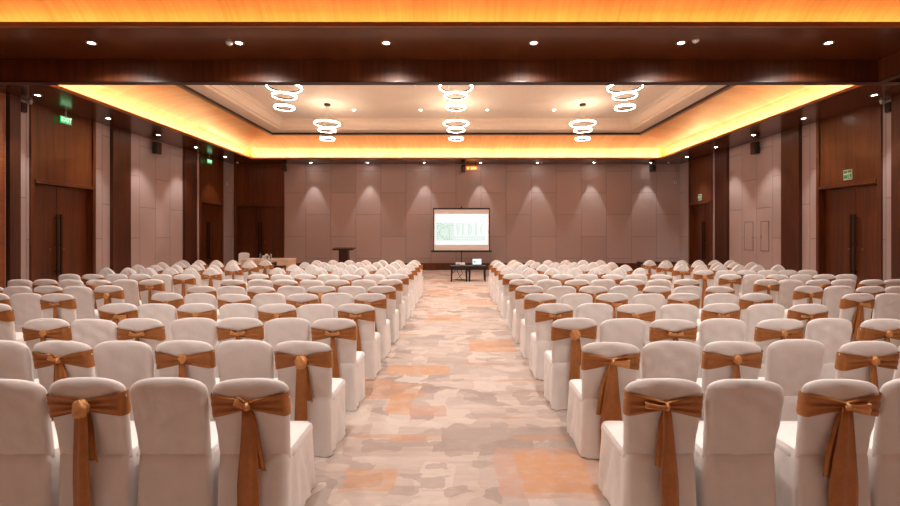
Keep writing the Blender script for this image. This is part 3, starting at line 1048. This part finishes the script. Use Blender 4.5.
def letters(word, x0, x1, z0, z1):
    """condensed serif capitals"""
    n = len(word); step = (x1-x0)/n
    for i, ch in enumerate(word):
        a = x0+step*i+step*.12; c = x0+step*(i+1)-step*.12; w = c-a; h = z1-z0
        mb = MB(); y0, y1 = -.0105, -.0087
        st = .105
        def bar(xa, xb, za, zb_): mb.box(xa, xb, y0, y1, za, zb_)
        def serif(xm, z): bar(xm-.075, xm+.075, z-.012, z+.012)
        if ch == 'V':
            m_ = (a+c)/2
            mb.poly([(a, y0, z1), (a+st, y0, z1), (m_+st*.5, y0, z0), (m_-st*.5, y0, z0)], (0, .0018, 0))
            mb.poly([(c-st*.5, y0, z1), (c, y0, z1), (m_+st*.35, y0, z0), (m_-st*.05, y0, z0)], (0, .0018, 0))
            serif(a+.04, z1); serif(c-.02, z1)
        elif ch == 'E':
            bar(a, a+st, z0, z1); bar(a-.03, c, z1-.03, z1); bar(a-.03, c, z0, z0+.03); bar(a+st, a+w*.75, (z0+z1)/2-.015, (z0+z1)/2+.015)
            bar(c-.02, c, z1-.09, z1); bar(c-.02, c, z0, z0+.09)
        elif ch == 'I':
            m_ = (a+c)/2; bar(m_-st/2, m_+st/2, z0, z1); serif(m_, z1); serif(m_, z0)
        elif ch in 'DC':
            if ch == 'D': bar(a, a+st, z0, z1); bar(a-.03, a+.06, z1-.025, z1); bar(a-.03, a+.06, z0, z0+.025)
            nn = 18
            mx = a+.05 if ch == 'D' else c-.02
            rx = (c-mx) if ch == 'D' else (mx-a)
            zc = (z0+z1)/2; rz = h/2
            for q in range(nn):
                if ch == 'D': t0, t1 = -PI/2+PI*q/nn, -PI/2+PI*(q+1)/nn
                else: t0, t1 = PI*.42+PI*1.16*q/nn, PI*.42+PI*1.16*(q+1)/nn
                P = []
                for t, k_ in ((t0, 1), (t1, 1), (t1, 0), (t0, 0)):
                    rr = 1 if k_ else 0
                    th = .025+.05*abs(math.cos(t))
                    P.append((mx+(rx-(0 if rr else th))*math.cos(t), y0, zc+(rz-(0 if rr else .03))*math.sin(t)))
                mb.poly(P, (0, .0018, 0))
            if ch == 'C': bar(c-.03, c-.005, z1-.12, z1-.02)
        mb.build('letter', M_img_pale, img)
letters('VEDIC', X(455), X(485.2), Z(235.2), Z(223.4))
tp = MB()
tp.tube([(0, .06, zb-.1), (0, .06, .35)], .018, 10); tp.tube([(0, .06, zt), (0, .06, zb-.1)], .012, 10)
tp.box(-.03, .03, .03, .09, zb-.12, zb-.02, .01)
tp.build('tripod_pole', M_black, scr)
for q in range(3):
    a = PI/2 + 2*PI*q/3
    lg = MB().tube([(0, .06, .55), (.42*math.cos(a), .06+.42*math.sin(a), .012)], .011, 8)
    lg.build('leg', M_black, scr)

# two low dark tables
def low_table(x0, x1, y0, y1, h, label):
    cx, cy = (x0+x1)/2, (y0+y1)/2
    t = empty('side_table', (cx, cy, 0), 0, label, 'table', 'low dark tables in the aisle')
    w, dd = (x1-x0)/2, (y1-y0)/2
    MB().box(-w, w, -dd, dd, h-.035, h, .006).build('table_top', M_table, t)
    ap = MB()
    ap.box(-w+.03, w-.03, -dd+.02, -dd+.04, h-.12, h-.034); ap.box(-w+.03, w-.03, dd-.04, dd-.02, h-.12, h-.034)
    ap.box(-w+.03, -w+.05, -dd+.02, dd-.02, h-.12, h-.034); ap.box(w-.05, w-.03, -dd+.02, dd-.02, h-.12, h-.034)
    ap.build('apron', M_table, t)
    for sx in (-1, 1):
        for sy in (-1, 1):
            px_, py_ = sx*(w-.05), sy*(dd-.05)
            m_ = MB()
            V = []
            m_.tube([(px_+sx*.012, py_, 0), (px_, py_, h*.5), (px_, py_, h-.035)], [.024, .030, .036], 4)
            m_.build('leg', M_table, t)
    return t
TY = 15.6
x0, _ = px2(450.3, 0, TY); x1, _ = px2(467.9, 0, TY); x2, _ = px2(468.5, 0, TY); x3, _ = px2(486.4, 0, TY)
TH = .57
low_table(x0, x1, TY, TY+.5, TH, 'low dark wooden table on the left under the white projector')
low_table(x2, x3, TY, TY+.5, TH, 'low dark wooden table on the right under the open laptop')
px0, _ = px2(460.3, 0, TY+.25)
pj = empty('projector', (px0, TY+.26, TH), 0, 'small white projector on the left low dark table', 'projector')
MB().box(-.17, .17, -.12, .12, .015, .105, .015, 3).build('body', M_white_pl, pj)
MB().lathe([(.035, 0), (.035, .03), (.028, .03), (.02, .015), (0, .015)], (.07, .12, .06), 20, Matrix.Rotation(-PI/2, 3, 'X')).build('lens', M_lens, pj)
vg = MB()
for i in range(6): vg.box(-.14+.02*i, -.128+.02*i, -.122, -.118, .04, .08)
vg.build('vent', M_black, pj)
for sx in (-1, 1):
    MB().lathe([(.012, 0), (.012, .017), (0, .017)], (sx*.13, -.08, 0), 10).build('foot', M_black, pj)
lx, _ = px2(477.3, 0, TY+.25)
lp = empty('laptop', (lx, TY+.2, TH), .06, 'open laptop with a bright white screen on the right low table', 'laptop')
MB().box(-.175, .175, -.12, .12, 0, .02, .005).build('keyboard_base', M_black, lp)
rm = Matrix.Rotation(math.radians(-12), 4, 'X')
lid = MB().box(-.18, .18, -.006, .006, .0, .24, .004).build('lid', M_black, lp); lid.location = (0, .115, .02); lid.rotation_euler = (math.radians(-12), 0, 0)
ds = MB().box(-.165, .165, -.0085, -.0062, .015, .225).build('display', M_laptop, lid)
MB().box(-.13, -.05, -.0105, -.0087, .09, .14).box(-.03, .0, -.0105, -.0087, .10, .125).build('display_logo', M_img_dot, ds)
# cables from the projector table
cab = MB()
ccx = x0+.30
cab.tube([(ccx, TY+.52, .565), (ccx-.05, TY+.58, .35), (ccx+.06, TY+.62, .12), (ccx+.14, TY+.66, .012), (ccx+.3, TY+.6, .010), (ccx+.12, TY+.54, .010), (ccx-.1, TY+.62, .010), (ccx+.2, TY+.7, .010)], .011, 6)
cab.tube([(ccx+.2, TY+.53, .52), (ccx+.15, TY+.6, .25), (ccx-.05, TY+.64, .03), (ccx-.25, TY+.56, .010), (ccx-.1, TY+.68, .010)], .009, 6)
tag(cab.build('power_cable', M_black), 'tangled black cables hanging behind the projector table', 'cable')

# lectern
D = 18.6
xa, zt = px2(334, 247.6, D); xb, _ = px2(354.2, 0, D); xm0, _ = px2(340.2, 0, D); xm1, _ = px2(349.2, 0, D)
lc = empty('lectern', ((xa+xb)/2, D, 0), 0, 'dark wooden lectern with a wide slanted top, standing before the back wall', 'lectern')
w = (xb-xa)/2; wm = (xm1-xm0)/2
MB().poly([(-w, -.25, zt-.06), (-w, -.25, zt-.11), (-w, .25, zt-.05), (-w, .25, zt)], (2*w, 0, 0)).build('reading_top', M_dark, lc)
MB().box(-wm, wm, -.16, .16, .06, zt-.09, .006).build('column', M_dark, lc)
MB().box(-wm-.08, wm+.08, -.24, .24, 0, .06, .008).build('base', M_dark, lc)
MB().box(-w, w, -.262, -.25, zt-.11, zt-.03).build('book_ledge', M_dark, lc)

# draped table at the back left
D = 16.9
xa, zt = px2(241, 259.2, D); xb, _ = px2(296.0, 0, D+.8)
tb = empty('draped_table', ((xa+xb)/2, D+.4, 0), 0, 'long table under a cream cloth with pleated peach skirt, before the back left door', 'table')
w = (xb-xa)/2; zt = .745
MB().box(-w-.01, w+.01, -.41, .41, zt-.06, zt, .012, 3).build('cloth_top', M_cream, tb)
V, Fc = [], []
npl = 220
per = []
P = [(-w, -.4), (w, -.4), (w, .4), (-w, .4)]
tot = 4*w+1.6
for i in range(npl):
    s_ = tot*i/npl
    seg = [(2*w, 0), (.8, 1), (2*w, 2), (.8, 3)]
    q = 0
    while s_ > seg[q][0]: s_ -= seg[q][0]; q += 1
    a, c = Vector((*P[q], 0)), Vector((*P[(q+1) % 4], 0))
    dr = (c-a).normalized(); nr = Vector((dr.y, -dr.x, 0))
    p = a + dr*s_
    per.append((p, nr, i))
for z, am in ((zt-.05, .002), (.5, .012), (.2, .018), (.01, .022)):
    for p, nr, i in per:
        q = p + nr*(am*math.sin(i*PI/2+.4) + .0)
        V.append((q.x, q.y, z))
for a in range(3):
    for i in range(npl):
        j = (i+1) % npl
        Fc.append((a*npl+i, a*npl+j, (a+1)*npl+j, (a+1)*npl+i))
obj_me('pleated_skirt', mesh_from('pleated_skirt', V, Fc, M_pleat, True), tb)
def on_table(px): return (px-456)/F*(D+.3)
for px, lab in ((260.2, 'clear water bottle with blue cap, left of the white box on the draped table'), (270.8, 'clear water bottle with blue cap, right of the white box on the draped table')):
    bt = empty('water_bottle', (on_table(px), D+.3, zt), 0, lab, 'bottle', 'bottles on the draped table')
    MB().lathe([(.03, 0), (.034, .01), (.034, .13), (.03, .16), (.014, .19), (.012, .205), (0, .205)], n=20).build('body', M_clear, bt, True)
    MB().lathe([(.015, .203), (.015, .23), (0, .23)], n=16).build('cap', M_blue, bt)
bx_ = empty('tissue_box', (on_table(265.3), D+.4, zt), .1, 'white box between the two bottles on the draped table', 'box')
MB().box(-.14, .14, -.08, .08, 0, .12, .012).build('body', M_white_pl, bx_)
tf = MB().poly([(-.05, -.03, .118), (.05, -.03, .118), (.07, .0, .17), (.0, .02, .19), (-.06, .0, .16)], (0, .03, 0)); tf.build('tissue', M_cloth, bx_)
gl = MB().lathe([(.022, 0), (.028, .10), (.0265, .10), (.021, .006), (0, .006)], n=20).build('drinking_glass', M_clear, None, True)
gl.location = (on_table(268.6), D+.18, zt); tag(gl, 'small clear glass in front of the white box on the draped table', 'glass')
chair((240.5-456)/F*18.0, 18.1, PI+.1, 'plain white-covered chair behind the left end of the draped table', None, False, 'chairs at the draped table').location.z = 0

# dark bench glimpsed behind the last left rows, console behind the right rows
def bench(px0, px1, ytop, d, label, name='bench'):
    xa, zt = px2(px0, ytop, d); xb, _ = px2(px1, 0, d)
    t = empty(name, ((xa+xb)/2, d+.2, 0), 0, label, name.replace('_', ' '))
    w = (xb-xa)/2
    MB().box(-w, w, -.2, .2, zt-.09, zt, .02, 3).build('top', M_dark, t)
    for sx in (-1, 1): MB().box(sx*(w-.06)-.04, sx*(w-.06)+.04, -.17, .17, 0, zt-.09, .006).build('side_panel', M_dark, t)
    MB().box(-w+.1, w-.1, -.03, .03, .1, zt-.2, .004).build('back_board', M_dark, t)
    return t
dcx, _ = px2(276.7, 0, 15.4)
dc = empty('wooden_chair', (dcx, 15.6, 0), 0, 'low dark wooden chair turned sideways in front of the draped table', 'chair')
MB().box(-.19, .19, -.2, .2, .50, .585, .02, 3).build('seat', M_dark, dc)
MB().box(-.205, -.155, -.2, .2, .585, .715, .018, 3).build('backrest', M_dark, dc)
for sx in (-1, 1):
    for sy in (-1, 1):
        MB().tube([(sx*.165, sy*.17, 0), (sx*.16, sy*.165, .5)], [.018, .024], 6).build('leg', M_dark, dc)
bench(640.5, 688, 262.0, 18.4, 'long dark wooden console standing behind the right side aisle', 'console')
xs_, zs_ = px2(317.5, 259.2, 19.2)
sb = empty('floor_speaker', (xs_, 19.2, 0), 0, 'small black box on a stand before the back wall, left of the lectern', 'speaker')
MB().box(-.07, .07, -.08, .08, zs_-.10, zs_, .012).build('cabinet', M_black, sb)
MB().lathe([(.16, 0), (.16, .02), (.015, .04), (.015, zs_-.1), (0, zs_-.1)], n=20).build('stand', M_black, sb)

# ------------------------------------------------------------------ wall and soffit fittings
def wall_speaker(x, y, z, rz, label, w=.2, h=.32, dp=1.0):
    t = empty('wall_speaker', (x, y, z), rz, label, 'speaker', 'black wall speakers')
    # local +y into the room
    MB().box(-w/2, w/2, .06*dp, .24*dp, -h, 0, .02, 3).build('cabinet', M_black, t)
    MB().box(-w/2+.015, w/2-.015, .24*dp-.002, .24*dp+.01, -h+.02, -.02, .006).build('grille', M_metal_dark, t)
    MB().box(-.03, .03, 0, .07*dp, -h*.65, -h*.35).build('bracket', M_black, t)
    return t
wall_speaker(-WX, 15.2, 4.98, -PI/2, 'black speaker high on the left wall between the two pilasters', .24, .42)
wall_speaker(WX, 15.2, 4.98, PI/2, 'black speaker high on the right wall between the two pilasters', .24, .42)
wall_speaker(-WX, 10.575, 4.98, -PI/2, 'black speaker high on the left wall before the nearest door', .14, .24, .5)
wall_speaker(WX, 10.575, 4.98, PI/2, 'black speaker high on the right wall before the nearest door', .14, .24, .5)
wall_speaker((285.3-456)/F*YB, YB, 5.0, PI, 'small black speaker at the left end of the back wall under the soffit', .2, .30)
wall_speaker((463-456)/F*YB, YB, 5.0, PI, 'small black speaker beside the amber sign on the back wall', .18, .32)
wall_speaker((651.2-456)/F*YB, YB, 5.0, PI, 'small black speaker at the right end of the back wall under the soffit', .22, .30)

def text_mesh(s, size):
    cu = bpy.data.curves.new('txt', 'FONT'); cu.body = s; cu.size = size; cu.extrude = .003
    cu.align_x = 'CENTER'; cu.align_y = 'CENTER'
    o = bpy.data.objects.new('txt', cu); COL.objects.link(o)
    dg = bpy.context.evaluated_depsgraph_get()
    me = bpy.data.meshes.new_from_object(o.evaluated_get(dg))
    bpy.data.objects.remove(o); bpy.data.curves.remove(cu)
    return me
def exit_box(x, y, z, label):
    t = empty('exit_sign', (x, y, z), -PI/2, label, 'exit sign', 'green exit signs on the left')
    MB().box(-.15, .15, -.02, .02, -.085, .085, .006).build('lit_panel', M_green, t)
    MB().box(-.16, .16, -.026, .018, -.098, -.083).box(-.16, .16, -.026, .018, .083, .098).box(-.02, .02, -.012, .012, .095, Z1-z).build('housing', M_steel, t)
    me = text_mesh('EXIT', .155); me.materials.clear(); me.materials.append(M_green_w)
    o = obj_me('lettering', me, t); o.location = (0, .0235, 0); o.rotation_euler = (PI/2, 0, PI)
    o.scale = (1, 1, 1)
    return t
exit_box(-10.6, 11.68, 4.83, 'lit green EXIT sign hanging from the soffit by the nearest left door')
exit_box(-10.55, 18.4, 4.83, 'lit green EXIT sign hanging from the soffit by the farther left door')

def exit_plate(y, z, label):
    t = empty('exit_sign', (WX-.0, y, z), PI/2, label, 'exit sign', 'white exit signs on the right')
    MB().box(-.13, .13, .0, .03, -.14, .14, .004).build('plate', M_signw, t)
    g = MB(); g.box(-.115, -.005, .028, .034, -.12, .02); g.box(.01, .115, .028, .034, .04, .12); g.box(-.115, -.005, .028, .034, .05, .12)
    g.build('green_panels', M_signg, t)
    p = MB()
    p.lathe([(.014, 0), (.014, .004), (0, .004)], (-.05, .034, .0), 14, Matrix.Rotation(-PI/2, 3, 'X'))
    p.poly([(-.06, .034, -.015), (-.04, .034, -.015), (-.05, .034, -.06), (-.075, .034, -.055)], (0, .004, 0))
    p.poly([(-.07, .034, -.055), (-.05, .034, -.06), (-.03, .034, -.105), (-.045, .034, -.105)], (0, .004, 0))
    p.poly([(-.075, .034, -.055), (-.06, .034, -.065), (-.085, .034, -.105), (-.1, .034, -.1)], (0, .004, 0))
    p.build('running_figure', M_signw, t)
    gg = MB(); 
    gg.box(.01, .115, .028, .034, -.10, .0); gg.poly([(.03, .0341, -.05), (.06, .0341, -.02), (.06, .0341, -.04), (.1, .0341, -.04), (.1, .0341, -.06), (.06, .0341, -.06), (.06, .0341, -.08)], (0, .004, 0))
    gg.build('arrow_panel', M_signg, t)
    return t
exit_plate(11.74, 3.36, 'white and green running figure exit plate above the nearest right door')
exit_plate(18.85, 3.33, 'white and green running figure exit plate above the farther right door')

# amber sign at the back
ax_ = (471.8-456)/F*(YB-.3)
am = empty('amber_sign', (ax_, YB-.3, 4.83), 0, 'glowing amber sign hanging under the soffit above the projection screen', 'sign')
MB().box(-.26, .26, -.02, .02, -.09, .09, .008).build('lit_panel', M_amber, am)
dg_ = MB()
for i in range(5):
    if i == 1: continue
    dg_.box(-.22+.09*i, -.15+.09*i, -.026, -.019, -.05, .05)
dg_.build('lit_bars', M_amber_w, am)
MB().box(-.2, -.18, -.01, .01, .08, Z1-4.83).box(.18, .2, -.01, .01, .08, Z1-4.83).build('hanger', M_black, am)

# access panels on the right wall
for y0, y1, lab, ky in ((15.50, 15.98, 'left', 15.56), (14.72, 15.12, 'right', 15.06)):
    t = empty('access_panel', (WX, (y0+y1)/2, 1.66), PI/2, 'flush rectangular access hatch with small knob, %s of the pair on the right wall' % lab, 'access hatch', 'access hatches on the right wall')
    w = (y1-y0)/2
    fr = MB()
    fr.box(-w, w, 0, .012, .50, .525); fr.box(-w, w, 0, .012, -.525, -.50); fr.box(-w, -w+.022, 0, .012, -.5, .5); fr.box(w-.022, w, 0, .012, -.5, .5)
    fr.build('frame', plain('hatch_frame', tuple(c*.45 for c in WALLC), .7), t)
    MB().box(-w+.024, w-.024, .0, .01, -.498, .498, .003).build('hatch', plain('hatch_fabric', WALLC, .85, noise=.05), t)
    kx = (ky-(y0+y1)/2)
    MB().lathe([(.012, 0), (.012, .02), (.028, .03), (.028, .045), (0, .05)], (kx, .01, -.02), 16, Matrix.Rotation(-PI/2, 3, 'X')).build('knob', M_steel, t)

# detectors, cameras, sensors
det = MB().lathe([(.0, -.05), (.028, -.048), (.04, -.03), (.055, -.025), (.06, 0), (0, 0)], n=24).me('smoke_detector', M_white_pl, True)
def detector(x, y, z, label):
    o = obj_me('smoke_detector', det); o.location = (x, y, z); tag(o, label, 'smoke detector', 'smoke detectors')
detector((229.3-456)/F*7.45, 7.45, Z1, 'round silver detector in the near soffit beside the second downlight from the left')
detector((695.8-456)/F*7.35, 7.35, Z1, 'round silver detector in the near soffit beside the second downlight from the right')
for px, lab in ((237.5, 'small round detector at the left corner of the far soffit'), (366, 'small round detector beside the third downlight above the back wall'),
                (541.5, 'small round detector right of the amber sign above the back wall'), (668.3, 'small round detector at the right corner of the far soffit')):
    detector((px-456)/F*20.1, 20.1, Z1, lab)
for px, lab in ((254, 'small round detector in the pale ceiling near the left chandelier'), (414, 'small round detector in the pale ceiling left of the middle chandelier'),
                (493, 'small round detector in the pale ceiling right of the middle chandelier'), (647, 'left of two small round detectors in the pale ceiling beyond the right chandelier'),
                (654.5, 'right of two small round detectors in the pale ceiling beyond the right chandelier')):
    detector((px-456)/F*13.03, 13.03, ZC, lab)
for s, nm in ((-1, 'left'), (1, 'right')):
    t = empty('security_camera', (s*10.63, 10.735, Z1), 0, 'small pale security camera under the soffit near the nearest %s door' % nm, 'security camera')
    MB().lathe([(0, -.02), (.05, -.018), (.055, 0), (0, 0)], n=20).build('mount', M_white_pl, t, True)
    MB().lathe([(0, -.09), (.025, -.083), (.04, -.06), (.044, -.018), (0, -.018)], n=20).build('dome', M_steel, t, True)
def sensor(loc, rz, label):
    t = empty('wall_sensor', loc, rz, label, 'sensor')
    MB().lathe([(.075, 0), (.075, .02), (.06, .03), (0, .03)], (0, 0, 0), 24, Matrix.Rotation(-PI/2, 3, 'X')).build('ring', M_white_pl, t)
    MB().lathe([(.04, .028), (.03, .036), (0, .036)], (0, 0, 0), 20, Matrix.Rotation(-PI/2, 3, 'X')).build('button', M_metal_dark, t)
sensor((-WX, 20.15, 4.08), -PI/2, 'small round sensor high on the left wall beside the back corner')
sensor((10.5, YB, 4.2), PI, 'small round sensor high on the back wall beside the right corner')

# ------------------------------------------------------------------ world and view
w = bpy.data.worlds.new('world'); scn.world = w; w.use_nodes = True
w.node_tree.nodes['Background'].inputs[0].default_value = (.05, .04, .035, 1)
w.node_tree.nodes['Background'].inputs[1].default_value = .2
vs = scn.view_settings
vs.view_transform = 'Standard'; vs.look = 'None'; vs.exposure = 0.5; vs.gamma = 1.0; vs.use_curve_mapping = False
scn.cycles.max_bounces = 8; scn.cycles.diffuse_bounces = 5; scn.cycles.glossy_bounces = 4
scn.cycles.sample_clamp_indirect = 6.0
scn.cycles.use_denoising = True
scn.cycles.caustics_reflective = False; scn.cycles.caustics_refractive = False
